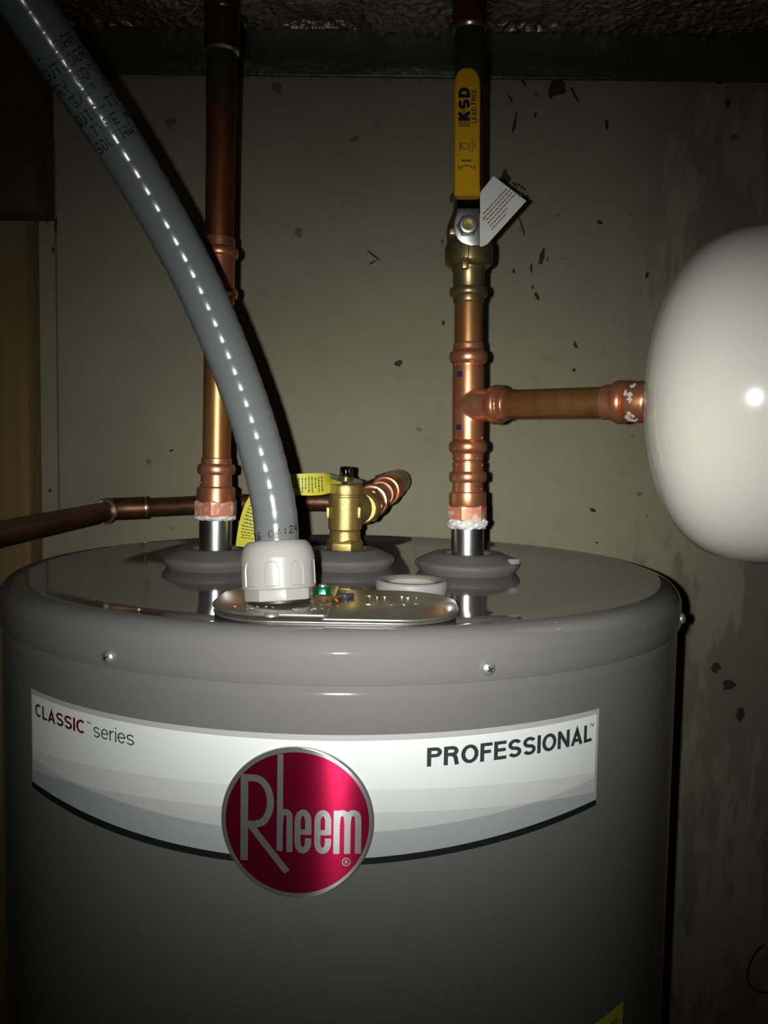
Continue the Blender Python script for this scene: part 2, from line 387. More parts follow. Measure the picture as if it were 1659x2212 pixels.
# pine stud and dark board at the left
sx = at(90, 900, WY).x
st = build(quadbox(sx - .089, sx, WY - .038, WY - .0005, 0, CZ), 'wall_stud', WOOD, bevel=.002)
tag(st, 'pale pine stud standing against the concrete at the left edge', 'stud')
bz = at(40, 450, .30).z; bx = at(76, 400, .30).x
bd = build(quadbox(bx - .19, bx, .30, WY - .039, bz, bz + .235), 'wood_block', DARKWOOD, bevel=.002)
tag(bd, 'dark brown board nailed across the upper end of the pine stud', 'board')

# foil-faced insulation tucked along the top of the wall
def foil():
    from mathutils import noise as mn
    def sheet(prof, n, nx, name, m, amp, parent=None):
        P = resample(spline([Vector((0, a, b)) for a, b in prof], 80), n)[0]; vs, fs = [], []
        for i, p in enumerate(P):
            T = (P[min(i + 1, n - 1)] - P[max(i - 1, 0)]).normalized(); N = Vector((0, -T.z, T.y)); s_ = i / n * .12
            for k in range(nx):
                x = -.9 + 1.8 * k / (nx - 1); a = amp * min(1, i / 4)
                h = a * (mn.noise(Vector((x * 8, s_ * 12, 0))) + .55 * mn.noise(Vector((x * 24, s_ * 40, 3))) + .35 * abs(mn.noise(Vector((x * 60, s_ * 90, 9)))))
                vs.append(p + Vector((x, 0, 0)) + N * h)
        for i in range(n - 1):
            for k in range(nx - 1): a = i * nx + k; fs.append([a, a + 1, a + nx + 1, a + nx])
        o = build(MB().add(vs, fs), name, m, parent, ang=60)
        md = o.modifiers.new('thick', 'SOLIDIFY'); md.thickness = .0012
        return o
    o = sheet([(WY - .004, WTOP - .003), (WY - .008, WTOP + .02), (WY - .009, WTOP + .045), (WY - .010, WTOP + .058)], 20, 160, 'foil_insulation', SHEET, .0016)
    tag(o, 'foil-faced insulation along the wall top, its lower face coloured as in shade, crinkled silver at its upper edge', 'insulation')
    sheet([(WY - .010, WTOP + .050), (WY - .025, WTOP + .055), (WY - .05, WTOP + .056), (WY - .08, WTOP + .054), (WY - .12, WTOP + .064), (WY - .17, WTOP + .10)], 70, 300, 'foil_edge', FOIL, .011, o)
foil()

# ------------------------------------------------------------------ water heater
RC, RB = .254, .252
heater = empty('water_heater', (0, 0, 0), 'grey cylindrical water heater with a round red badge and white banner', 'water heater')
zz = lambda z: ZT + z
capp = [(-.004, 0.0005), (-.004, .10), (-.004, .185), (-.0034, .205), (-.0018, .225), (-.0004, .236), (0, .2405)]
for k in range(1, 13):
    a = pi / 2 * k / 12; capp.append((-.0138 + .0138 * cos(a), .2402 + .0138 * sin(a)))
capp += [(-.02, RC), (-.0262, RC), (-.0270, RC - .0004), (-.0270, RC - .004)]
build(MB().lathe(capp, (0, 0, ZT), (0, 0, 1), 192, cap=False), 'top_cap', CAPPAINT, heater)
bodyp = [(-.020, .2492), (-.0268, .2494), (-.0285, .2500), (-.0305, .2512), (-.0325, .2518), (-.035, RB), (-.10, RB), (-.30, RB), (-.62, RB), (-1.22, RB), (-1.235, RB - .004), (-1.27, RB - .004), (-1.2995, RB - .004)]
build(MB().lathe(bodyp, (0, 0, ZT), (0, 0, 1), 192, cap=True), 'body', PAINT, heater)
# vertical lap seam of the jacket is behind; screws round the cap
def cyl(phi, z, r): return Vector((r * sin(phi), -r * cos(phi), ZT + z))
def dome_screw(O, D, r, h, parent, name='screw', m=SCREWM):
    D = Vector(D).normalized()
    pr = [(0, r * 1.0), (h * .18, r)] + [(h * (.18 + .82 * sin(a)), max(r * cos(a), r * .02)) for a in [pi / 2 * k / 8 for k in range(1, 9)]]
    mb = MB().lathe(pr, O, D, 28)
    o = build(mb, name, m, parent)
    return o
for ph, z in ((-.4557, -.0210), (.3464, -.0202), (1.205, -.0215)):
    O = cyl(ph, z, RC - .0005); D = Vector((sin(ph), -cos(ph), 0))
    s_ = dome_screw(O, D, .0041, .0036, heater)
    e = Vector((cos(ph), sin(ph), 0)); t_ = (e + Vector((0, 0, .6))).normalized(); u_ = D.cross(t_)
    M = Matrix((t_, D, u_)).transposed()
    build(MB().box(O + D * .0034, .0034, .0006, .0007, M).box(O + D * .0034, .0007, .0006, .0034, M), 'screw_recess', BLACK, s_)

# hole collars, steel nipples
NIP = {}
def collar(x, y, seed, r=.0425):
    rnd = random.Random(seed); ph = [rnd.uniform(0, 6.28) for _ in range(4)]
    f = lambda t, rr, q: rr * (1 + (.012 * sin(3 * q + ph[0]) + .009 * sin(7 * q + ph[1]) + .005 * sin(15 * q + ph[2])) * (rr / r) ** 3)
    pr = [(-.0042, r * .90), (-.001, r * .955), (.0015, r * .995), (.0032, r), (.0042, r * .985), (.0050, r * .955), (.0096, r * .72), (.0106, r * .67), (.0109, r * .60), (.0109, .0205), (.0104, .0190), (.006, .0182), (-.004, .0182)]
    return build(MB().lathe(pr, (x, y, ZT), (0, 0, 1), 72, cap=False, rfun=f), 'pipe_collar', RUBBER, heater)
RX0, RX1 = (.0975, .0892), (-.1064, -.1022)
PY = .003
def axis(col, z):
    a, b = RX0 if col == 'R' else RX1
    return Vector((a + (b - a) * z / .42, PY, ZT + z))
collar(.0975, PY, 1); collar(-.1064, PY, 2)
TPX = at(745, 1150, .018).x; TPY = .018
collar(TPX, TPY, 5)
cf = build(MB().box((.1315, -.018, ZT + .0068), .008, .006, .0045, Matrix.Rotation(.5, 3, 'Z')), 'torn_edge', mat('torn_foam', (.26, .26, .24), .8), heater, bevel=.0012)
# plug ring near the front
RGX, RGY = .0500, -.106
pr = [(-.0042, .0235), (.001, .0246), (.0034, .0243), (.0046, .0232), (.0046, .020), (.0030, .0165), (.0016, .0150)]
build(MB().lathe(pr, (RGX, RGY, ZT), (0, 0, 1), 64, cap=False), 'plug_ring', mat('grey_ring_plastic', (.27, .27, .25), .5), heater)
build(MB().lathe([(.0024, .0155), (.0008, .012), (-.0002, .0045), (-.0003, .0004)], (RGX, RGY, ZT), (0, 0, 1), 48, cap=False), 'foam_plug', FOAM, heater)

# ---- label wrapped on the body
def poly(co, x):
    r = 0
    for c in co: r = r * x + c
    return r
cT = lambda p: -.0522
cA = lambda p: poly((-.00206, -.00068, -.01646, -.00147, -.07996), p)
cC = lambda p: poly((.00143, .00124, -.01774, -.00181, -.09172), p)
cB = lambda p: poly((.04242, .00912, -.04216, -.00105, .0328, .0018, -.10298), p)
cE = lambda p: poly((-.02233, -.00275, .03165, .00459, -.11648), p)
cF = lambda p: poly((-.01393, -.00214, .02731, .00488, -.11988), p)
PL, PR = -.7605, .6585; PLi, PRi = -.7545, .6500
def strip(top, bot, p0, p1, e, name, m, parent, n=90, clip=True):
    vs, fs = [], []
    for i in range(n + 1):
        p = p0 + (p1 - p0) * i / n; a, b = top(p), bot(p)
        if b > a: b = a
        for z in (a, b): vs.append(cyl(p, z, RB + e))
    for i in range(n):
        if (vs[2 * i] - vs[2 * i + 1]).length + (vs[2 * i + 2] - vs[2 * i + 3]).length < 1e-6: continue
        fs.append([2 * i, 2 * i + 1, 2 * i + 3, 2 * i + 2])
    return build(MB().add(vs, fs), name, m, parent, ang=80)
lab = strip(cT, cE, PL, PR, .00015, 'banner_label', LBORD, heater)
lab['label'] = 'white banner with grey waves wrapped on the tank'
E2 = .00022
strip(lambda p: cT(p) - .0030, cA, PLi, PRi, E2, 'white_field', LWHITE, lab)
strip(cA, lambda p: max(cB(p), cC(p)), PLi, PRi, E2, 'light_wave', LG1, lab)
strip(lambda p: cC(p), lambda p: min(cB(p), cC(p)), -.62, .53, E2, 'middle_wave', LG2, lab)
for p0, p1 in ((PLi, -.585), (.47, PRi)):
    strip(lambda p: cB(p), lambda p: min(cC(p), cB(p)), p0, p1, E2, 'soft_wave', LG3, lab, 30)
strip(lambda p: min(cB(p), cC(p)), cE, PL, PR, E2, 'grey_wave', LG4, lab)
strip(cE, cF, PL, PR, E2, 'black_band', LBLK, lab)
def wraptext(s, p0, p1, z0, h, name, m, parent, weight=.15, e=.00034):
    v, f = text_fit(s, (p1 - p0) * RB, h, weight)
    return build(MB().add([cyl(p0 + x / RB, z0 + y, RB + e) for x, y in v], f), name, m, parent)
wraptext('CLASSIC', -.7372, -.5365, -.0671, .0076, 'lettering', LRED, lab, .17)
wraptext('series', -.5110, -.3958, -.0670, .0078, 'lettering', LTHIN, lab, .095)
wraptext('TM', -.533, -.519, -.0606, .0014, 'lettering', LTHIN, lab)
wraptext('PROFESSIONAL', .2230, .6347, -.0697, .0098, 'lettering', LTXT, lab, .185)
wraptext('TM', .6266, .6410, -.0614, .0018, 'lettering', LTHIN, lab)

# ---- round badge
BP, BZ, BR = -.0366, -.0973, .0392
def bpt(u, v, e): return cyl(BP + u * BR / RB, BZ + v * BR, RB + e)
def disc(r0, r1, e, n=96, rings=10):
    vs, fs = [], []
    for i in range(rings + 1):
        r = r0 + (r1 - r0) * i / rings
        for k in range(n): vs.append(bpt(max(r, .001) * cos(2 * pi * k / n), max(r, .001) * sin(2 * pi * k / n), e(r) if callable(e) else e))
    for i in range(rings):
        for k in range(n): fs.append([i * n + k, i * n + (k + 1) % n, (i + 1) * n + (k + 1) % n, (i + 1) * n + k])
    return vs, fs
ee = lambda r: .0013 if r < .985 else (.0011 if r < .995 else .0002)
badge = build(MB().add(*disc(0, .932, .0013)), 'badge', REDFOIL, heater, 'round red brushed foil badge')
vs, fs = disc(.928, .985, .00138, 96, 3); mb = MB().add(vs, fs)
vs, fs = disc(.985, 1.0, lambda r: .00138 - .0012 * ((r - .985) / .015) ** 2, 96, 4); mb.add(vs, fs)
build(mb, 'badge_rim', SILVERFOIL, badge, ang=70, merge=True)
def stroke(path, w, mb, e=.00142, closed=False):
    """A ribbon of width w (badge units) along a 2-D path."""
    if not closed: path = dense(path, .06)
    L, R = ribbon(path, w, closed); n = len(path)
    mb.add([bpt(*q, e) for q in L] + [bpt(*q, e) for q in R], [[i, n + i, n + (i + 1) % n, (i + 1) % n] for i in (range(n) if closed else range(n - 1))])
def bu(x, y): return ((x - 820) / 735, -(y - 828) / 728)
def arc(cx, cy, rx, ry, a0, a1, n=14): return [(cx + rx * cos(RAD(a0 + (a1 - a0) * i / n)), cy - ry * sin(RAD(a0 + (a1 - a0) * i / n))) for i in range(n + 1)]
let = MB(); SW = 58 / 735
S = lambda pts, w=SW: stroke([bu(*p) for p in pts], w, let)
S([(322, 385), (322, 1215)], 74 / 735)
S([(300, 418), (430, 418)] + arc(425, 640, 148, 222, 88, -62, 22) + [(430, 862), (345, 862)], 66 / 735)
S([(380, 868), (736, 1300)], 64 / 735)
S([(664, 175), (664, 1102)], 56 / 735)
S([(664, 860), (670, 790)] + arc(712, 775, 46, 50, 150, 20, 8) + [(756, 830), (756, 1108)])
for x in (882, 1068):
    S([(x - 50, 912), (x + 48, 912)], 50 / 735)
    S([(x + 50, 935), (x + 50, 830)] + arc(x, 810, 50, 86, 0, 180, 14) + [(x - 50, 830), (x - 50, 1000)] + arc(x, 1005, 50, 82, 180, 360, 14) + [(x + 50, 968)])
S([(1197, 700), (1197, 1115)])
S([(1197, 840), (1203, 780)] + arc(1247, 772, 46, 48, 160, 15, 8) + [(1298, 830), (1298, 1115)])
S([(1298, 840), (1304, 780)] + arc(1350, 772, 46, 48, 160, 15, 8) + [(1399, 830), (1399, 1115)])
stroke([bu(*p) for p in arc(1292, 1193, 36, 36, 0, 345, 23)], 9 / 735, let, closed=True)
v, f = text_fit('R', 28 / 735, 38 / 735, .2); cx, cy = bu(1279, 1212)
let.add([bpt(cx + x, cy + y, .00142) for x, y in v], f)
build(let, 'badge_lettering', SILVERFOIL, badge)

# ---- yellow warning label low on the jacket
wl = strip(lambda p: -.2405, lambda p: -.36, .62, .804, .0003, 'warning_label', WARNY, heater, 20)
strip(lambda p: -.2548, lambda p: -.33, .64, .782, .0005, 'black_panel', LBLK, wl, 16)
for q in range(9):
    strip(lambda p: -.2475, lambda p: -.2500, .645 + q * .015, .656 + q * .015, .0005, 'print_line', TINK, wl, 2)

# ---- electrical cover plates on top
def plan(pts, z): return [atz(x, y, z) for x, y in pts]
def rounded(x0, x1, y0, y1, rl, rr, n=8):
    """Plan outline with end radii rl (left) and rr (right)."""
    out = []
    for cx, cy, r, a0 in ((x1 - rr, y1 - rr, rr, 0), (x0 + rl, y1 - rl, rl, 90), (x0 + rl, y0 + rl, rl, 180), (x1 - rr, y0 + rr, rr, 270)):
        for i in range(n + 1): a = RAD(a0 + 90 * i / n); out.append((cx + r * cos(a), cy + r * sin(a)))
    return out
def plate(pts, z0, z1, name, m, bev=.0004):
    return build(MB().prism([(x, y, ZT + z0) for x, y in pts], (0, 0, z1 - z0)), name, m, heater, bevel=bev)
PX0, PX1, PFY, PBY = -.0620, .0735, -.2375, -.146
plate(rounded(PX0 + .001, PX1 - .001, PFY + .001, PBY, .034, .034), -.0038, .0006, 'cover_gasket', BLACK)
plate(rounded(PX0, PX1, PFY, PBY, .036, .036), .0006, .0018, 'cover_plate', PLATE)
pl1 = plate(rounded(.0000, PX1 + .0006, PFY, PBY, .002, .036), .0022, .0036, 'cover_plate', PLATE)
pl2 = plate(rounded(PX0 - .0006, .0040, PFY + .0005, PBY + .002, .036, .003), .0038, .0054, 'cover_plate', PLATE)
p = atz(586, 1330, .0056); dome_screw((p.x, p.y, ZT + .0054), (0, 0, 1), .0037, .0026, heater, 'cover_screw')
p = atz(972, 1312, .004); dome_screw((p.x, p.y, ZT + .0036), (0, 0, 1), .0036, .0034, heater, 'cover_screw')
# stamped, unreadable marks
rnd = random.Random(8); mb = MB(); mb2 = MB()
for k in range(46):
    x = rnd.uniform(.020, .052); y = rnd.choice((-.168, -.171, -.192, -.196)) + rnd.uniform(-.001, .001)
    mb.box((x, y, ZT + .0037), rnd.uniform(.0005, .0014), .0003, .0003, Matrix.Rotation(rnd.uniform(-.8, .8), 3, 'Z'))
for k in range(60):
    x = rnd.choice((rnd.uniform(-.048, -.022), rnd.uniform(-.016, .0))); y = -.221 + rnd.uniform(-.004, .004)
    mb2.box((x, y, ZT + .0054), rnd.uniform(.0005, .0014), .0003, .0003, Matrix.Rotation(rnd.uniform(-.8, .8), 3, 'Z'))
build(mb, 'stamped_marks', PLATE, pl1); build(mb2, 'stamped_marks', PLATE, pl2)
# green ground screw and bare copper wire
p = atz(697, 1285, .006)
gs = build(MB().lathe([(0, .0055), (.0008, .0058), (.0012, .0045), (.0045, .0045), (.0052, .0040), (.0056, .0010)], (p.x, p.y, ZT + .0056), (0, 0, 1), 6, True), 'ground_screw', GREEN, heater, ang=20, bevel=.0003)
build(MB().lathe([(0, .0030), (.0016, .0024), (.0022, .0006)], (p.x, p.y, ZT + .0106), (0, 0, 1), 16), 'screw_tip', CHROME, gs)
q = [atz(683, 1288, .008), atz(700, 1291, .0085), atz(716, 1290, .008), atz(726, 1295, .006), atz(731, 1300, .0048)]
build(MB().tube(spline(q, 24), .0010, 10), 'ground_wire', BAREWIRE, heater)
q = [atz(684, 1293, .006), atz(702, 1294, .0066), atz(722, 1292, .006), atz(735, 1288, .0054)]
build(MB().tube(spline(q, 20), .0008, 10), 'ground_wire', BAREWIRE, heater)
q = [atz(731, 1285, .005), atz(745, 1287, .0052), atz(762, 1286, .0048)]
build(MB().tube(spline(q, 12), .0014, 10), 'wire_end', mat('dark_blue_insulation', (.03, .035, .05), .3), heater)

# ------------------------------------------------------------------ copper risers
def zy(y, col):
    x = 1012 if col == 'R' else 470
    return at(x, y, PY).z - ZT
def prof(lst, col):
    """Profile in pixels: (y, half-width) or ('b', y, half-width neck, half-width bead, half-height)."""
    out = []
    k = mm(axis(col, .1))
    for it in lst:
        if it[0] == 'b':
            _, y, w0, w1, h = it; z = zy(y, col); out += [(t, r) for t, r in bead(z, w0 * k, w1 * k, h * k)]
        else: out.append((zy(it[0], col), it[1] * k))
    return out
def col_lathe(lst, col, seg=48, cap=True, rfun=None):
    O = axis(col, 0); D = axis(col, .4) - O
    return MB().lathe(prof(lst, col), O, D, seg, cap, rfun)
def nipple(col, y0, y1):
    O = axis(col, 0)
    build(col_lathe([(y0, 35.5), (y1, 35.5)], col), 'nipple', STEEL, heater)
nipple('R', 1240, 1122); nipple('L', 1231, 1108)
def tape(col, y0, y1, parent, seed):
    rnd = random.Random(seed); ph = [rnd.uniform(0, 6.28) for _ in range(6)]
    f = lambda t, r, q: r * (1 + .05 * sin(5 * q + ph[0] + t * 900) + .035 * sin(11 * q + ph[1] - t * 1500) + .03 * sin(23 * q + ph[2]))
    ys = [y0 + (y1 - y0) * i / 8 for i in range(9)]; ws = [36.5, 39, 41.5, 43, 42, 42.5, 41, 39, 37]
    return build(col_lathe(list(zip(ys, ws)), col, 72, True, f), 'thread_tape', TAPE, parent, ang=50)
def marks(col, y, parent, seed, w=34.3, m=None):
    """Small stamped dashes round a press fitting."""
    rnd = random.Random(seed); mb = MB(); P = axis(col, zy(y, col)); r = w * mm(P)
    for k in range(7):
        a = rnd.uniform(-1.2, 1.2); d = Vector((sin(a), -cos(a), 0)); t = Vector((cos(a), sin(a), 0))
        mb.box(P + d * r + Vector((0, 0, rnd.uniform(-.0006, .0006))), rnd.uniform(.001, .003), .0003, .0007, Matrix((t, d, Vector((0, 0, 1)))).transposed())
    build(mb, 'stamped_marks', m or PIPE, parent)

def hexband(col, y0, y1, hw, rot):
    O = axis(col, 0); D = (axis(col, .4) - O).normalized(); k = mm(axis(col, .05)); z0, z1 = zy(y0, col), zy(y1, col); r = hw * k
    mb = MB(); vs = []
    for t, rr in ((z0, r * .94), (z0 + .0012, r), (z1 - .0012, r), (z1, r * .94)):
        for i in range(6):
            a = rot + i * pi / 3; vs.append(O + D * t + Vector((cos(a), sin(a), 0)) * rr)
    fs = [[j * 6 + i, j * 6 + (i + 1) % 6, j * 6 + 6 + (i + 1) % 6, j * 6 + 6 + i] for j in range(3) for i in range(6)] + [[5, 4, 3, 2, 1, 0], [18, 19, 20, 21, 22, 23]]
    return mb.add(vs, fs)

# right riser: adapter, tee, pipe to the valve, and above the valve
right = empty('copper_riser', axis('R', .03), 'right copper riser with a side tee to the white tank', 'pipe', 'copper risers of the heater')
ad = build(col_lathe([(1094, 39), (1092, 40), (1070, 40), (1064, 39.5), (1062, 34), (1046, 33), ('b', 1030, 33, 40.6, 12), (1012, 33), (1003, 33.6), (999, 33.6), (998, 31)], 'R'), 'press_adapter', COPPER, right)
build(hexband('R', 1124, 1090, 43, RAD(8)), 'hex', HEXCOP, ad, ang=20, bevel=.0005)
tape('R', 1141, 1119, right, 4)
marks('R', 1054, ad, 1); marks('R', 1006, ad, 2)
TZ = .1285
TO = axis('R', TZ); TD = Vector((cos(RAD(39)), -sin(RAD(39)), 0.0))
TD = (TD + Vector((0, 0, -.002 / .24))).normalized()
mb = col_lathe([(996, 32), (994, 33.4), (982, 33.2), (976, 33), ('b', 965, 33, 41.5, 12.5), (952, 33.4), (930, 34), (900, 34.2), (840, 34), (800, 33.8), ('b', 772, 33.4, 41.2, 12.5), (758, 32.8), (744, 32.6), (741, 32), (740, 30)], 'R', 56)
mb.lathe([(0, .0134), (.0125, .0134), (.017, .0129), (.021, .0126)] + bead(.0270, .0125, .0155, .0044) + [(.032, .0125), (.0368, .0123), (.0375, .0116)], TO, TD, 48)
tee = build(mb, 'tee', COPPER, right)
md = tee.modifiers.new('cast', 'REMESH'); md.mode = 'VOXEL'; md.voxel_size = .00055; md.use_smooth_shade = True
md = tee.modifiers.new('fillet', 'SMOOTH'); md.factor = .5; md.iterations = 22
for y in (991, 946, 790, 748): marks('R', y, tee, int(y))
mb = MB()
for x, y in ((991, 811), (1018, 866), (989, 924)):
    P = axis('R', zy(y, 'R')); k = mm(P); dx = (x - (P - CAM).dot(RIGHT) / (P - CAM).dot(FWD) * F - W / 2) * k
    a = math.asin(max(-.99, min(.99, dx / .0126))); d = Vector((sin(a), -cos(a), 0)); t = Vector((cos(a), sin(a), 0))
    mb.box(P + d * (.01268 if x < 1010 else .0140), .0046, .0002, .0042 if x < 1010 else .0056, Matrix((t, d, Vector((0, 0, 1)))).transposed())
build(mb, 'blue_mark', BLUE, tee)
build(col_lathe([(1001, 30.5), (993, 30.5)], 'R'), 'pipe_stub', PIPE, right)
build(col_lathe([(741, 30), (656.5, 30)], 'R'), 'pipe_length', PIPE, right)
build(MB().lathe([(.030, .0111), (.120, .0111)], TO, TD, 40), 'branch_pipe', PIPE, right)
ba = build(MB().lathe([(.1150, .0117), (.1157, .0124), (.1215, .0125)] + bead(.1275, .0125, .0153, .0045) + [(.1325, .0127), (.1345, .0140), (.1465, .0142), (.148, .0135)], TO, TD, 48), 'branch_adapter', COPPER, right)
mb = MB(); rnd = random.Random(12)
e1 = Vector((0, 0, 1)); e2 = TD.cross(e1)
for k in range(20):
    a = rnd.uniform(-1.3, 1.3); t = rnd.uniform(.1350, .1425); d = -e2 * cos(a) * (1 if (-e2).y < 0 else -1) + e1 * sin(a)
    n_ = rnd.randint(5, 8); tt = TD; u = d.cross(tt); w_ = rnd.uniform(.0008, .0022)
    mb.prism([TO + TD * t + d * .01405 + (tt * cos(6.283 * i / n_) + u * sin(6.283 * i / n_)) * w_ * rnd.uniform(.5, 1.2) for i in range(n_)], d * .0004)
build(mb, 'paste_smears', mat('dried_pipe_paste', (.62, .55, .48), .7), ba)
# above the valve
build(col_lathe([(403.5, 30), (140, 30.3)], 'R'), 'pipe_length', REDPIPE, right)
build(col_lathe([(200, 30.9), (150, 31.6), (80, 31.8), (60, 31.6)], 'R'), 'tinned_length', TINNED, right)
build(col_lathe([(70, 31.6), (64, 35.6), (60, 36), (56, 33)], 'R'), 'solder_ring', SOLDER, right)
build(col_lathe([(64, 33), (62, 36), (20, 36), (-120, 36), (-122, 30)], 'R'), 'soldered_coupling', REDPIPE, right)
build(col_lathe([(-100, 30), (-250, 30)], 'R'), 'pipe_length', REDPIPE, right)

# left riser
left = empty('copper_riser', axis('L', .03), 'left copper riser partly hidden behind the grey conduit', 'pipe', 'copper risers of the heater')
ad = build(col_lathe([(1086, 40), (1084, 42), (1058, 41.5), (1053, 40.5), (1050, 34.5), (1030, 33.4), ('b', 1014, 33, 41, 12), (1000, 32.6), (991, 32.6), (989, 30)], 'L'), 'press_adapter', COPPER, left)
build(hexband('L', 1114, 1080, 47.5, RAD(30)), 'hex', HEXCOP, ad, ang=20, bevel=.0005)
tape('L', 1123, 1110, left, 9)
marks('L', 1042, ad, 5); marks('L', 996, ad, 6)
build(col_lathe([(1000, 30), (640, 30)], 'L'), 'pipe_length', PIPE, left)
cpl = build(col_lathe([(657, 30), (655, 33), (645, 33), ('b', 634, 33, 41, 11), (620, 33), (566, 33), ('b', 547, 33, 41, 11), (534, 33), (516, 33), (514, 30)], 'L'), 'press_coupling', COPPER, left)
marks('L', 525, cpl, 7)
build(col_lathe([(520, 30.2), (215, 30.6)], 'L'), 'pipe_length', REDPIPE, left)
build(col_lathe([(240, 30.7), (205, 31.4), (150, 31.8), (112, 31.8)], 'L'), 'tinned_length', TINNED, left)
build(col_lathe([(118, 31.6), (113, 35.6), (109, 36), (105, 33)], 'L'), 'solder_ring', SOLDER, left)
build(col_lathe([(114, 33), (111, 36), (40, 36.5), (30, 36)], 'L'), 'soldered_socket', DARKBRASS, left)
build(col_lathe([(30, 36), (26, 38), (0, 38.5), (-30, 38), (-34, 31)], 'L'), 'elbow_hub', DARKBRASS, left)
build(col_lathe([(-34, 30), (-250, 30)], 'L'), 'pipe_length', REDPIPE, left)

# ------------------------------------------------------------------ ball valve
vc = zy(490, 'R'); VO = axis('R', vc)
valve = empty('ball_valve', VO, 'brass ball valve with a long yellow lever on the right riser', 'valve')
vb = [(657, 30), (655, 31.6), (650, 33), (644, 33), ('b', 632, 33, 40.8, 10), (620, 33.2), (590, 33.6), (586, 36), (580, 37.4), (577, 44), (572, 49), (566, 50.5), (540, 51), (533, 50), (528, 46.5), (505, 47.5), (490, 46), (480, 42.5), (466, 37), (452, 33), (444, 33), ('b', 430, 33, 41, 10), (418, 33), (406, 33), (404, 30)]
vbody = build(col_lathe(vb, 'R', 56), 'valve_body', DULLBRASS, valve)
k = mm(VO)
def front(px, py, Y): return at(px, py, Y)
def blk(px, py, Y, wx, wy, wz, name, m, par): return build(MB().box(at(px, py, Y), wx, wy, wz), name, m, par, bevel=.0006)
blk(1005, 569, -.0145, .0052, .006, .0085, 'key_tab', DULLBRASS, vbody)
blk(1012, 547, -.0155, .0010, .002, .012, 'cast_seam', DULLBRASS, vbody)
blk(978, 502, -.0165, .005, .006, .0042, 'stop_pin', mat('pale_brass', (.55, .5, .3), .4, .6), vbody)
sp = at(1010, 489, -.026)
build(MB().lathe([(-.010, .0078), (.0140, .0078), (.0148, .0070)], sp + Vector((0, .012, 0)), (0, -1, 0), 40), 'stem_boss', DULLBRASS, valve)
# lever: flat plate, step outwards, then the grip
def lever_pts(outline, Y): return [at(x, y, Y) for x, y in outline]
LY = -.0290
low = [(1036, 450), (1036, 529), (1018, 530), (1008, 528), (998, 524), (989, 516), (983, 504), (981, 490), (982, 474), (987, 462), (988, 450)]
lev = build(MB().prism(lever_pts(low, LY), (0, .0026, 0)), 'lever', CHROME, valve, bevel=.0005, ang=30)
secs = [(462, LY), (454, LY + .0003), (449, LY + .0010), (445, LY + .0020), (436, LY + .0038), (428, LY + .0054), (421, LY + .0068), (410, LY + .0078), (400, LY + .0078)]
vs, fs = [], []
for y, Y in secs:
    a, b = at(986, y, Y), at(1036.5, y, Y); vs += [a, b, b + Vector((0, .0026, .0008)), a + Vector((0, .0026, .0008))]
for i in range(len(secs) - 1):
    for j in range(4): fs.append([i * 4 + j, i * 4 + (j + 1) % 4, i * 4 + 4 + (j + 1) % 4, i * 4 + 4 + j])
fs += [[0, 1, 2, 3], [len(vs) - 1, len(vs) - 2, len(vs) - 3, len(vs) - 4]]
build(MB().add(vs, fs), 'lever_step', mat('polished_zinc', (.5, .51, .52), .1, 1.0), lev, ang=40)
GY = -.0225
def grip_sec():
    rows = []
    for y, hw in ((421, 28), (419, 28.5), (400, 28.2), (380, 28), (340, 28), (300, 28), (250, 28.2), (210, 28.5), (185, 28.6), (172, 27.6), (163, 25.5), (155, 21.5), (149, 16), (145, 9.5), (143.4, 3)):
        cx = 1009.5 + (1010.0 - 1009.5) * (420 - y) / 280
        Y = GY if y < 375 else GY - .0030 * ((y - 375) / 46) ** 1.6
        rows.append((cx, y, hw, Y))
    vs, fs = [], []; N = 20
    for cx, y, hw, Y in rows:
        for j in range(N):
            a = 2 * pi * j / N
            # super-ellipse section: flat front, soft edges
            c, s = cos(a), sin(a); ux = (abs(c) ** .38) * (1 if c > 0 else -1); uy = (abs(s) ** .6) * (1 if s > 0 else -1)
            kk = min(1, hw / 14)
            P = at(cx + hw * ux, y, Y); vs.append(P + Vector((0, .0028 - .0028 * uy * kk, 0)))
    n = len(rows)
    for i in range(n - 1):
        for j in range(N): fs.append([i * N + j, i * N + (j + 1) % N, (i + 1) * N + (j + 1) % N, (i + 1) * N + j])
    fs += [list(range(N)), [(n - 1) * N + j for j in range(N)][::-1]]
    return MB().add(vs, fs)
grip = build(grip_sec(), 'lever_grip', YELLOW, lev, ang=50, label='yellow vinyl lever grip with dark print')
def gp(x, y): return at(x, y, GY - .00012)
def gtext(s, x0, x1, ytop, ybot, m, bold=.15, name='lettering'):
    """Text reading upwards on the grip: letter tops to the left, from ybot to ytop."""
    v, f = text_fit(s, ybot - ytop, x1 - x0, bold)
    return build(MB().add([gp(x1 - y, ybot - x) for x, y in v], f), name, m, grip)
Z = lambda x, y: (960 + x / 7.37, 120 + y / 7.37)
(x0, y0), (x1, y1) = Z(222, 505), Z(408, 1040)
gtext('KSD', x0, x1, y0, y1, NAVY, .26)
(x0, y0), (x1, y1) = Z(432, 535), Z(508, 1075)
gtext('LEAD FREE', x0, x1, y0, y1, PURPLE, .17)
mb = MB()
for i in range(9):
    x = 222 + i * 22.5; mb.add([gp(*Z(x, 1045)), gp(*Z(x + 11, 1045)), gp(*Z(x + 11, 1132)), gp(*Z(x, 1132))], [[0, 1, 2, 3]])
for i in range(4):
    x = 285 + i * 17; mb.add([gp(*Z(x, 800)), gp(*Z(x + 7, 800)), gp(*Z(x + 7, 925)), gp(*Z(x, 925))], [[0, 1, 2, 3]])
build(mb, 'logo_bars', NAVY, grip)
mb = MB(); rnd = random.Random(4)
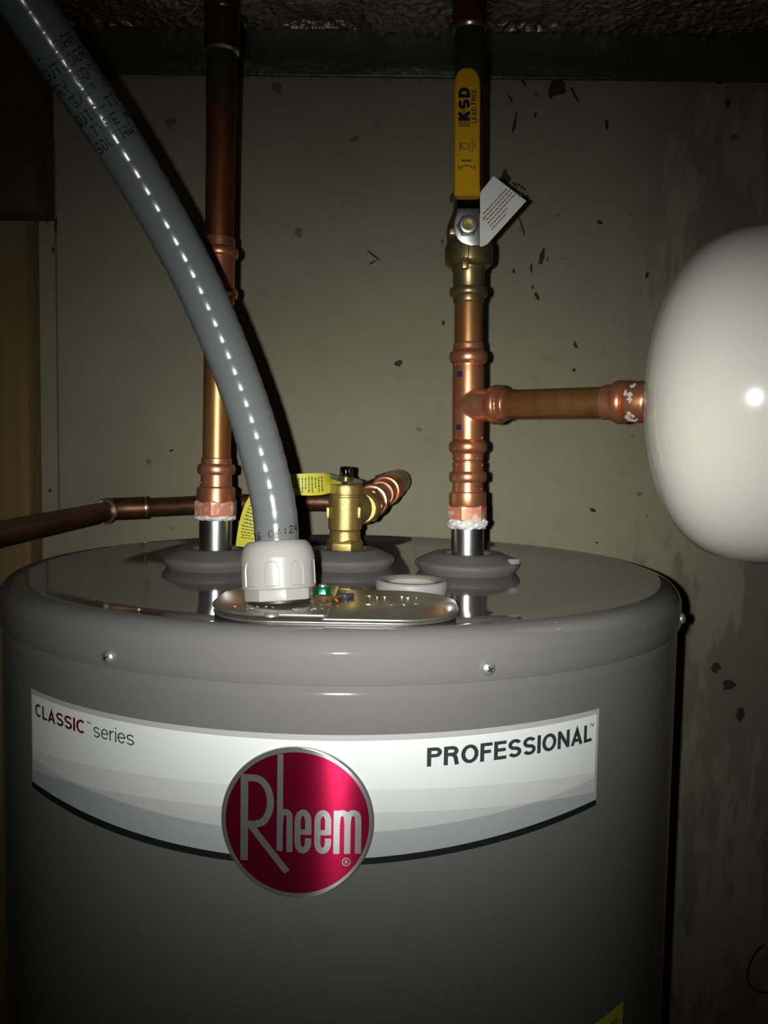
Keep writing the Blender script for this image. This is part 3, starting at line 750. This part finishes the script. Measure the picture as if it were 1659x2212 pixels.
for x, y0_, y1_ in ((246, 1372, 1510), (262, 1385, 1500), (400, 1345, 1532), (445, 1320, 1530), (488, 1385, 1470)):
    y = y0_
    while y < y1_:
        d = rnd.uniform(8, 26); mb.add([gp(*Z(x - 7, y)), gp(*Z(x + 7, y)), gp(*Z(x + 7, min(y + d, y1_))), gp(*Z(x - 7, min(y + d, y1_)))], [[0, 1, 2, 3]]); y += d + 6
for i in range(14):
    a0, a1 = pi * i / 7, pi * (i + .75) / 7; c_ = (325, 1440)
    mb.add([gp(*Z(c_[0] + r * cos(a), c_[1] + r * 1.2 * sin(a))) for r, a in ((50, a0), (50, a1), (36, a1), (36, a0))], [[0, 1, 2, 3]])
for i in range(9):
    x = 270 + i * 19; mb.add([gp(*Z(x, 1652 + rnd.uniform(-6, 6))), gp(*Z(x + 13, 1652)), gp(*Z(x + 10, 1688)), gp(*Z(x - 4, 1690))], [[0, 1, 2, 3]])
build(mb, 'small_print', PURPLE, grip)
mb = MB()
for i in range(14):
    u0, u1 = i / 14, (i + 1) / 14; f_ = lambda u: (262 + 180 * u, 1778 - 30 * sin(pi * u))
    (a, b), (c_, d) = f_(u0), f_(u1); mb.add([gp(*Z(a, b - 6)), gp(*Z(c_, d - 6)), gp(*Z(c_, d + 6)), gp(*Z(a, b + 6))], [[0, 1, 2, 3]])
mb.add([gp(*Z(245, 1785)), gp(*Z(275, 1765)), gp(*Z(278, 1795))], [[0, 1, 2]]); mb.add([gp(*Z(458, 1785)), gp(*Z(428, 1765)), gp(*Z(426, 1795))], [[0, 1, 2]])
build(mb, 'turn_arrow', PURPLE, grip)
for s_, (a, b), (c_, d) in (('ON', Z(212, 1752), Z(246, 1818)), ('OFF', Z(462, 1735), Z(500, 1815))):
    gtext(s_, a, c_, b, d, PURPLE, .2)
# nut and stem
nutY = LY - .0003
sp = at(1010, 489, nutY); kk = mm(sp)
nut = build(MB().lathe([(0, 24.5 * kk), (.0010, 24.5 * kk), (.0014, 22 * kk), (.0052, 22 * kk), (.0060, 19.5 * kk), (.0060, 11.8 * kk)], sp, (0, -1, 0), 6, cap=False), 'lever_nut', CHROME, valve, ang=20)
nut2 = build(MB().lathe([(.0056, 19.0 * kk), (.0068, 18.6 * kk), (.0070, 17.5 * kk), (.0070, 12.0 * kk), (.0055, 11.6 * kk)], sp, (0, -1, 0), 40, cap=False), 'nut_collar', CHROME, nut)
build(MB().lathe([(0, 11.4 * kk), (.0064, 11.4 * kk), (.0070, 10.6 * kk), (.0070, 8.5 * kk), (.0066, .5 * kk)], sp, (0, -1, 0), 32), 'valve_stem', BRASS, valve)

# white paper tag hanging behind the lever
TGY = -.0178
tw = [(1066, 380), (1137, 434), (1053, 527), (1046, 531), (1040, 533), (1034, 530), (1034, 424), (1040, 412)]
tg = build(MB().prism([at(x, y, TGY + (.002 if x > 1130 else 0)) for x, y in tw], (0, .0003, 0)), 'paper_tag', PAPER)
tag(tg, 'small white paper tag hanging askew behind the yellow lever', 'tag')
mb = MB(); rnd = random.Random(6)
ux, uy = (88 / 129., -95 / 129.), (71 / 90., 55 / 90.)           # along the lines, across the lines (pixels)
def tp(a, b): return at(1040 + ux[0] * a + uy[0] * b, 462 + ux[1] * a + uy[1] * b, TGY - .00015)
for j, (b, a0, a1) in enumerate(((2, 2, 76), (9, 0, 82), (16, -4, 80), (23, -8, 84), (31, -10, 44), (38, -14, 34))):
    a = a0
    while a < a1:
        d = rnd.uniform(3, 9); mb.add([tp(a, b), tp(min(a + d, a1), b), tp(min(a + d, a1), b + 2.4), tp(a, b + 2.4)], [[0, 1, 2, 3]]); a += d + 1.6
for b in (2, 10, 18, 32):
    a = 88 if b < 30 else 80; mb.add([tp(a, b), tp(a + 5, b), tp(a + 5, b + 6), tp(a, b + 6)], [[0, 1, 2, 3]])
build(mb, 'tag_print', TINK, tg)
P3 = [(1039, 467), (1053, 470), (1045, 478)]
build(MB().prism([at(x, y, TGY - .0002) for x, y in P3], (0, .0001, 0)), 'warning_triangle', mat('tag_yellow', (.55, .55, .03), .5), tg)
build(MB().prism([at(x, y, TGY - .0004) for x, y in ((1044, 470), (1048, 471), (1045.5, 475))], (0, .0001, 0)), 'exclamation_mark', INK, tg)
build(MB().tube(spline([at(1036, 500, TGY), at(1031, 504, TGY - .001), at(1026, 507, TGY + .001), at(1020, 506, TGY + .003)], 16), .0005, 8), 'tag_string', PAPER, tg)

# ------------------------------------------------------------------ expansion tank
tank = empty('expansion_tank', TO + TD * .149, 'white domed expansion tank lying sideways at the right edge', 'tank')
KD = Vector((cos(RAD(30)), -sin(RAD(30)), 0)); KA, KB, KN, NE = .0655, .1056, .100, 2.4
KO = Vector((.2690, -.1236, ZT + .1287))
pr = []
for i in range(56):
    t = pi / 2 * i / 55; pr.append((-KA * cos(t) ** (2 / NE), max(.0005, KB * sin(t) ** (2 / NE))))
for i in range(1, 5): t = .05 * i; pr.append((KN * sin(t), KB * cos(t)))
t0, r0 = pr[-1]
build(MB().lathe(pr, KO, KD, 144, cap=False), 'dome', WHITE_TANK, tank)
pr = [(t0 - .001, r0 - .0015), (t0 + .0003, r0 - .0006)]
for i in range(41): t = .2 + .012 + (pi / 2 - .212) * i / 40; pr.append((KN * sin(t), max(.0005, KB * cos(t) - .0004)))
build(MB().lathe(pr, KO, KD, 144, cap=False), 'tank_shell', WHITE_TANK, tank)
build(MB().lathe([(-.004, .0120), (.008, .0125)], KO - KD * KA, KD, 32), 'threaded_stub', STEEL, tank)

# ------------------------------------------------------------------ conduit and its connector
BO = atz(604, 1300, .0055); BO.z = ZT + .0054
AX = Vector((-.07, .12, 1)).normalized()                 # the connector leans a little back with the conduit
cl = [(591, 1090, .4545), (571, 1000, .4562), (542, 900, .4588), (506.5, 800, .4615), (466, 700, .464), (421, 600, .4665), (369, 500, .4685), (311.5, 400, .4705), (250, 300, .472), (184, 200, .473), (116, 100, .4735), (48, 0, .4735), (-20, -100, .4735), (-86, -200, .4735)]
CP = [BO + AX * .016, BO + AX * .036] + [CAM + (RIGHT * ((x - W / 2) / F) + UP * ((H / 2 - y) / F) + FWD).normalized() * D for x, y, D in cl]
_d = (CP[-1] - CP[-2]).normalized()
CP += [CP[-1] + _d * .10 + Vector((0, .01, .01)), CP[-1] + _d * .22 + Vector((0, .03, .05)), CP[-1] + _d * .30 + Vector((0, .04, .14)), Vector((CP[-1].x - .16, CP[-1].y + .06, CZ - .002))]
NCP = 1500
CP, CL = resample(spline(CP, 600), NCP)
CR = .0122; DS = CL / (NCP - 1); PITCH = .0093
conduit = empty('electrical_conduit', CP[0], 'thick grey flexible conduit curving up to the left from the cover plate', 'conduit')
jk = build(MB().tube(CP, lambda i: CR - .0001 + .00023 * abs(sin(pi * i * DS / PITCH)), 40), 'jacket', JACKET, conduit, ang=60)
def cframe(s):
    i = max(1, min(NCP - 2, int(s / DS))); T = (CP[i + 1] - CP[i - 1]).normalized(); P = CP[i]
    e2 = (CAM - P); e2 = (e2 - T * e2.dot(T)).normalized(); e1 = T.cross(e2)
    if e1.dot(RIGHT) < 0: e1 = -e1
    return P, T, e1, e2
FONT = {'0': '01110 10001 10001 10001 10001 10001 01110', '1': '00100 01100 00100 00100 00100 00100 01110', '2': '01110 10001 00001 00110 01000 10000 11111', '3': '11111 00010 00100 00010 00001 10001 01110',
 '4': '00010 00110 01010 10010 11111 00010 00010', '6': '01110 10000 10000 11110 10001 10001 01110', ':': '00000 00100 00100 00000 00100 00100 00000', 'S': '01111 10000 10000 01110 00001 00001 11110',
 'O': '01110 10001 10001 10001 10001 10001 01110', 'U': '10001 10001 10001 10001 10001 10001 01110', 'T': '11111 00100 00100 00100 00100 00100 00100', 'H': '10001 10001 10001 11111 10001 10001 10001',
 'W': '10001 10001 10001 10101 10101 11011 10001', 'Y': '10001 10001 01010 00100 00100 00100 00100', 'P': '11110 10001 10001 11110 10000 10000 10000', 'E': '11111 10000 10000 11110 10000 10000 11111',
 'Q': '01110 10001 10001 10001 10101 10010 01101', 'I': '01110 00100 00100 00100 00100 00100 01110', 'D': '11110 10001 10001 10001 10001 10001 11110', 'G': '01110 10001 10000 10111 10001 10001 01110',
 '-': '00000 00000 00000 11111 00000 00000 00000', '"': '01010 01010 01010 00000 00000 00000 00000', '(': '00010 00100 01000 01000 01000 00100 00010', 'R': '11110 10001 10001 11110 10100 10010 10001',
 'A': '01110 10001 10001 11111 10001 10001 10001', 'M': '10001 11011 10101 10101 10001 10001 10001', 'C': '01110 10001 10000 10000 10000 10001 01110', '/': '00001 00010 00010 00100 01000 01000 10000',
 ')': '01000 00100 00010 00010 00010 00100 01000', "'": '00110 01001 00110 00000 00000 00000 00000', 'N': '10001 11001 10101 10011 10001 10001 10001', 'L': '10000 10000 10000 10000 10000 10000 11111'}
def dotprint(s, s0, cw, ch, th0=0.0, tilt=0.0, dot=.00052):
    """Ink-jet dots round the conduit: letters stand along the axis, the line runs round it."""
    mb = MB(); n = len(s)
    for ci, chh in enumerate(s):
        g = FONT.get(chh)
        if not g: continue
        for ry, row in enumerate(g.split()):
            for rx, b in enumerate(row):
                if b != '1': continue
                arcx = (ci - n / 2) * cw + rx * cw * .155; th = th0 + arcx / CR
                if abs(th) > 1.5: continue
                P, T, e1, e2 = cframe(s0 + (6 - ry) * ch / 7 + tilt * arcx)
                d = e1 * sin(th) + e2 * cos(th); t = e1 * cos(th) - e2 * sin(th); c = P + d * (CR + .0002)
                mb.add([c + (t * cos(a) + T * sin(a)) * dot for a in [pi / 4 + pi / 2 * k for k in range(4)]], [[0, 1, 2, 3]])
    return build(mb, 'ink_lettering', INK, jk)
NUT_TOP = .0178
dotprint('16 04:24', NUT_TOP + .0034, .0039, .0046, -.02, .16)
def s_row(py):
    for i, P in enumerate(CP):
        d = P - CAM
        if H / 2 - F * d.dot(UP) / d.dot(FWD) < py: return i * DS
for s_, q, th in (('SOUTHW', 299, 0), (') TYPE W', 270, 0), ('QUID-TI', 240, 0), ('D 3/4" (', 206, -.05), ("URY 60'C", 172, 0), ('OUTDOOR', 137, 0), ('-  DAM', 103, .05)):
    dotprint(s_, s_row(q) - .0022, .0040, .0050, th, 0)
# connector nut
def nutr(t, r, q):
    # arches moulded into the skirt
    t = t / 1.10; w = 2 * pi / 9; u = ((q + .55) / w) % 1.0; x = (u - .5) * w * .0203     # arc length from the arch centre
    hw = .0036
    if .0085 < t < .0215 and r > .0185:
        top = .0205 - max(0, abs(x) - .0014) ** 2 * 700
        if abs(x) < hw and t < top: return r - .0006
    return r
prn = [(.0085 + i * .00034, .0205) for i in range(42)]
prn = [(.0068, .0190), (.0070, .0200), (.0078, .0205)] + prn + [(.0232, .0202), (.0255, .0197), (.0275, .0189), (.0295, .0175), (.0306, .0160), (.0308, .0148), (.0302, .0137), (.026, .0135)]
cn = build(MB().lathe([(t * 1.10, r) for t, r in prn], BO, AX, 432, cap=False, rfun=nutr), 'connector_nut', PLASTIC, conduit, ang=28)
mb = MB(); vs = []
e1 = Vector((1, 0, 0)); e1 = (e1 - AX * e1.dot(AX)).normalized(); e2 = AX.cross(e1)
for t, r in ((.0012, .0185), (.0018, .0192), (.0082, .0192)):
    for i in range(8):
        a = i * pi / 4 + .33; vs.append(BO + AX * t + (e1 * cos(a) + e2 * sin(a)) * r)
mb.add(vs, [[j * 8 + i, j * 8 + (i + 1) % 8, j * 8 + 8 + (i + 1) % 8, j * 8 + 8 + i] for j in range(2) for i in range(8)] + [list(range(8))[::-1], list(range(16, 24))])
build(mb, 'connector_base', PLASTIC, conduit, ang=20, bevel=.0006)
build(MB().lathe([(0, .0172), (.0016, .0172)], BO, AX, 48), 'seal_ring', BLACK, conduit)

# ------------------------------------------------------------------ relief valve, its tag and the discharge line
TV = empty('relief_valve', (TPX, TPY, ZT), 'brass relief valve standing at the centre of the heater top', 'valve')
TB = Vector((TPX, TPY, ZT)); tk = mm(TB + Vector((0, 0, .04)))
def tz(y): return at(745, y, TPY).z - ZT
vbp = [(1222, 33), (1150, 33.4), (1146, 31.8), (1144, 34.2), (1142, 36), (1074, 36.3), (1072, 34.2), (1069, 34.2), (1067, 37), (1060, 37.6), (1050, 37.4), (1047, 36.4), (1046, 33)]
build(MB().lathe([(tz(y), w * tk) for y, w in vbp], TB, (0, 0, 1), 56), 'valve_body', BRASS, TV)
z0, z1 = tz(1197), tz(1164); r = 42 * tk; vs = []
for t, rr in ((z0, r * .90), (z0 + .003, r * .97), (z1 - .003, r * .97), (z1, r * .88)):
    for i in range(6): a = RAD(-8) + i * pi / 3; vs.append(TB + Vector((cos(a) * rr, sin(a) * rr, t)))
build(MB().add(vs, [[j * 6 + i, j * 6 + (i + 1) % 6, j * 6 + 6 + (i + 1) % 6, j * 6 + 6 + i] for j in range(3) for i in range(6)] + [[5, 4, 3, 2, 1, 0], [18, 19, 20, 21, 22, 23]]), 'hex', BRASS, TV, ang=20, bevel=.0006)
for x in (708.5, 776): build(MB().box(at(x, 1107, TPY - .006), .0026, .006, .0090), 'lug', BRASS, TV, bevel=.0006)
# lever disc with its knob
dc = at(747, 1036, TPY - .004); dn = Vector((.14, -.10, 1)).normalized()
dk = build(MB().lathe([(-.0006, .0006), (-.0006, .0138), (0, .0143), (.0006, .0138), (.0006, .0006)], dc, dn, 48, cap=True), 'test_lever', CHROME, TV)
build(MB().lathe([(.0, .0060), (.0030, .0060), (.0036, .0052)], dc, dn, 24), 'lever_seat', DARKBRASS, TV)
kb = dc + dn * .0006
build(MB().lathe([(0, .0030), (.002, .0042), (.0030, .0052), (.0085, .0054), (.0098, .0046), (.0102, .0030), (.0098, .0005)], kb, (0.02, 0, 1), 8), 'lever_knob', mat('black_chrome', (.25, .25, .23), .12, 1.0), TV, ang=25, bevel=.0005)
# outlet
OA, OB = at(783, 1097, .035), at(864, 1037, .28)
OD = (OB - OA).normalized(); OO = OA - OD * .010; OL = (OB - OO).length; OC = Vector((TPX, TPY, OA.z))
build(MB().lathe([(.004, .0125), ((OA - OC).length - .003, .0128)], OC, OA - OC, 40), 'outlet_neck', BRASS, TV)
build(MB().lathe([(.006, .0120), (.008, .0138), (.0225, .0142), (.0238, .0134)], OO, OD, 40), 'outlet_boss', BRASS, TV)
dis = empty('discharge_pipe', OO + OD * .03, 'dull copper discharge pipe running left behind both risers', 'pipe')
hx = []
for t, rr in ((.024, .0150), (.026, .0162), (.036, .0162), (.038, .0150)):
    hx.append((t, rr))
build(MB().lathe(hx, OO, OD, 6), 'outlet_hex', COPPER, dis, ang=20, bevel=.0005)
build(MB().lathe([(.036, .0135), (.046, .0133), (.052, .0127)] + bead(.060, .0125, .0155, .005) + [(.068, .0125), (.086, .0125), (.088, .0122)], OO, OD, 40), 'press_adapter', COPPER, dis)
build(MB().lathe([(.08, .0111), (.15, .0111)], OO, OD, 32), 'pipe_length', DARKPIPE, dis)
build(MB().lathe([(.112, .0122), (.114, .0127), (.135, .0127)] + bead(.145, .0127, .0158, .0055) + [(.155, .0128), (.172, .0140), (.176, .0146), (.192, .0148), (.194, .0135)], OO, OD, 40), 'press_coupling', COPPER, dis)
EB = OO + OD * (OL - .012)
p1 = at(680, 1084, .285); p2 = at(470, 1090, .285); p3 = at(330, 1096, .283)
q = [OO + OD * .185, OO + OD * .21, EB, EB + OD * .012 + Vector((-.010, 0, -.003)), EB + OD * .016 + Vector((-.024, 0, -.008)), p1 + Vector((.028, 0, .0)), p1]
build(MB().tube(spline(q[:5], 40), .0132, 32), 'brass_elbow', DARKBRASS, dis, ang=50)
build(MB().tube(spline(q[4:] + [p2, p3, at(312, 1097, .2825)], 40), .0111, 28), 'pipe_length', DARKPIPE, dis, ang=60)
e0, e1_, e2_ = at(322, 1096.3, .2826), at(262, 1100, .275), at(226, 1106, .235)
p4 = at(0, 1153, .045); p5 = p4 + (p4 - e2_) * 1.2
ec = Vector((e1_.x - .012, e1_.y - .004, e1_.z))
el = build(MB().tube(spline([e0, e0.lerp(ec, .55), ec, ec.lerp(e2_, .5) + Vector((-.002, 0, 0)), e2_], 36), .0130, 32), 'elbow', DARKPIPE, dis, ang=60)
dd = (e2_ - p4).normalized()
build(MB().tube([e2_ - dd * .0006, e2_ + dd * .0012], .0134, 32), 'solder_ring', SOLDER, dis)
d2 = (e0 - ec).normalized()
build(MB().tube([e0 - d2 * .004, e0 - d2 * .0025], .01335, 32), 'solder_ring', SOLDER, dis)
build(MB().tube([e2_ + dd * .006, p4, p5], .0111, 28), 'pipe_length', DARKPIPE, dis, ang=60)
# yellow tag looped round the valve lever
cen = [(736, 1036, .030), (722, 1042, .020), (700, 1045, .004), (670, 1046.5, -.004), (640, 1047, -.006), (610, 1052, -.004), (580, 1064, -.002), (558, 1085, -.002), (546, 1110, -.004), (538, 1140, -.008), (534, 1165, -.012), (532, 1182, -.016)]
wid = [10, 17, 23, 24, 23, 23, 23, 23, 23, 23, 23, 23]
mb = MB(); vs = []; N = 48
C2 = spline([Vector((x, y, Y * 1000)) for x, y, Y in cen], N)
ww = spline([Vector((w, 0, 0)) for w in wid], N)
edges = []
for i, p in enumerate(C2):
    t = C2[min(i + 1, N - 1)] - C2[max(i - 1, 0)]; n_ = Vector((-t.y, t.x, 0)).normalized(); w = ww[i].x
    edges.append((p + n_ * w, p - n_ * w))
row = 4
def tpt(i, u, off=0):
    a, b = edges[i]; p = a.lerp(b, u); Y = p.z / 1000 + .0016 * sin(pi * u) * -1 + off
    return at(p.x, p.y, Y)
for off in (0, .00035):
    for i in range(N):
        for j in range(row + 1): vs.append(tpt(i, j / row, off))
fs = []
A = N * (row + 1)
for i in range(N - 1):
    for j in range(row):
        k = i * (row + 1) + j; fs.append([k, k + 1, k + row + 2, k + row + 1]); fs.append([A + k, A + k + row + 1, A + k + row + 2, A + k + 1])
for i in range(N - 1):
    for j in (0, row): k = i * (row + 1) + j; fs.append([k, k + row + 1, A + k + row + 1, A + k])
for j in range(row): fs.append([j, A + j, A + j + 1, j + 1]); k = (N - 1) * (row + 1) + j; fs.append([k, k + 1, A + k + 1, A + k])
yt = build(MB().add(vs, fs), 'warning_tag', TAGY, ang=60)
tag(yt, 'bent yellow warning tag hanging from the brass relief valve', 'tag')
mb = MB(); rnd = random.Random(21)
for i in range(9, N - 5):
    if 22 < i < 30: continue
    for g in range(2):
        u = .14 + rnd.uniform(0, .08); end = .86 - rnd.uniform(0, .12) * (i % 3)
        a = i + g * .5
        if g: continue
        while u < end:
            d = rnd.uniform(.05, .16); v_ = min(u + d, end)
            P = [tpt(i, u, -.0003), tpt(i, v_, -.0003), tpt(i + 1, v_, -.0003), tpt(i + 1, u, -.0003)]
            mb.add([P[0], P[1], P[1].lerp(P[2], .42), P[0].lerp(P[3], .42)], [[0, 1, 2, 3]]); u += d + .03
build(mb, 'tag_print', TINK, yt)

# ------------------------------------------------------------------ loose wires
lp = [(1652, 2040), (1634, 2056), (1622, 2078), (1615, 2098), (1616, 2118), (1624, 2134), (1634, 2141), (1660, 2146)]
o = build(MB().tube(spline([at(x, y, WY - .004) for x, y in lp], 40), .0012, 8), 'cable_loop', BLACK)
tag(o, 'thin black cable loop against the wall at the lower right', 'cable')
q = [at(431, -14, .30), at(429, 2, .30), at(424, 14, .30), at(413, 26, .30), at(400, 32, .302), at(388, 34, .304)]
o = build(MB().tube(spline(q, 24), .0009, 8), 'hanging_wire', mat('white_wire', (.6, .6, .58), .4))
tag(o, 'thin white wire curling down from the foil beside the left riser', 'wire')
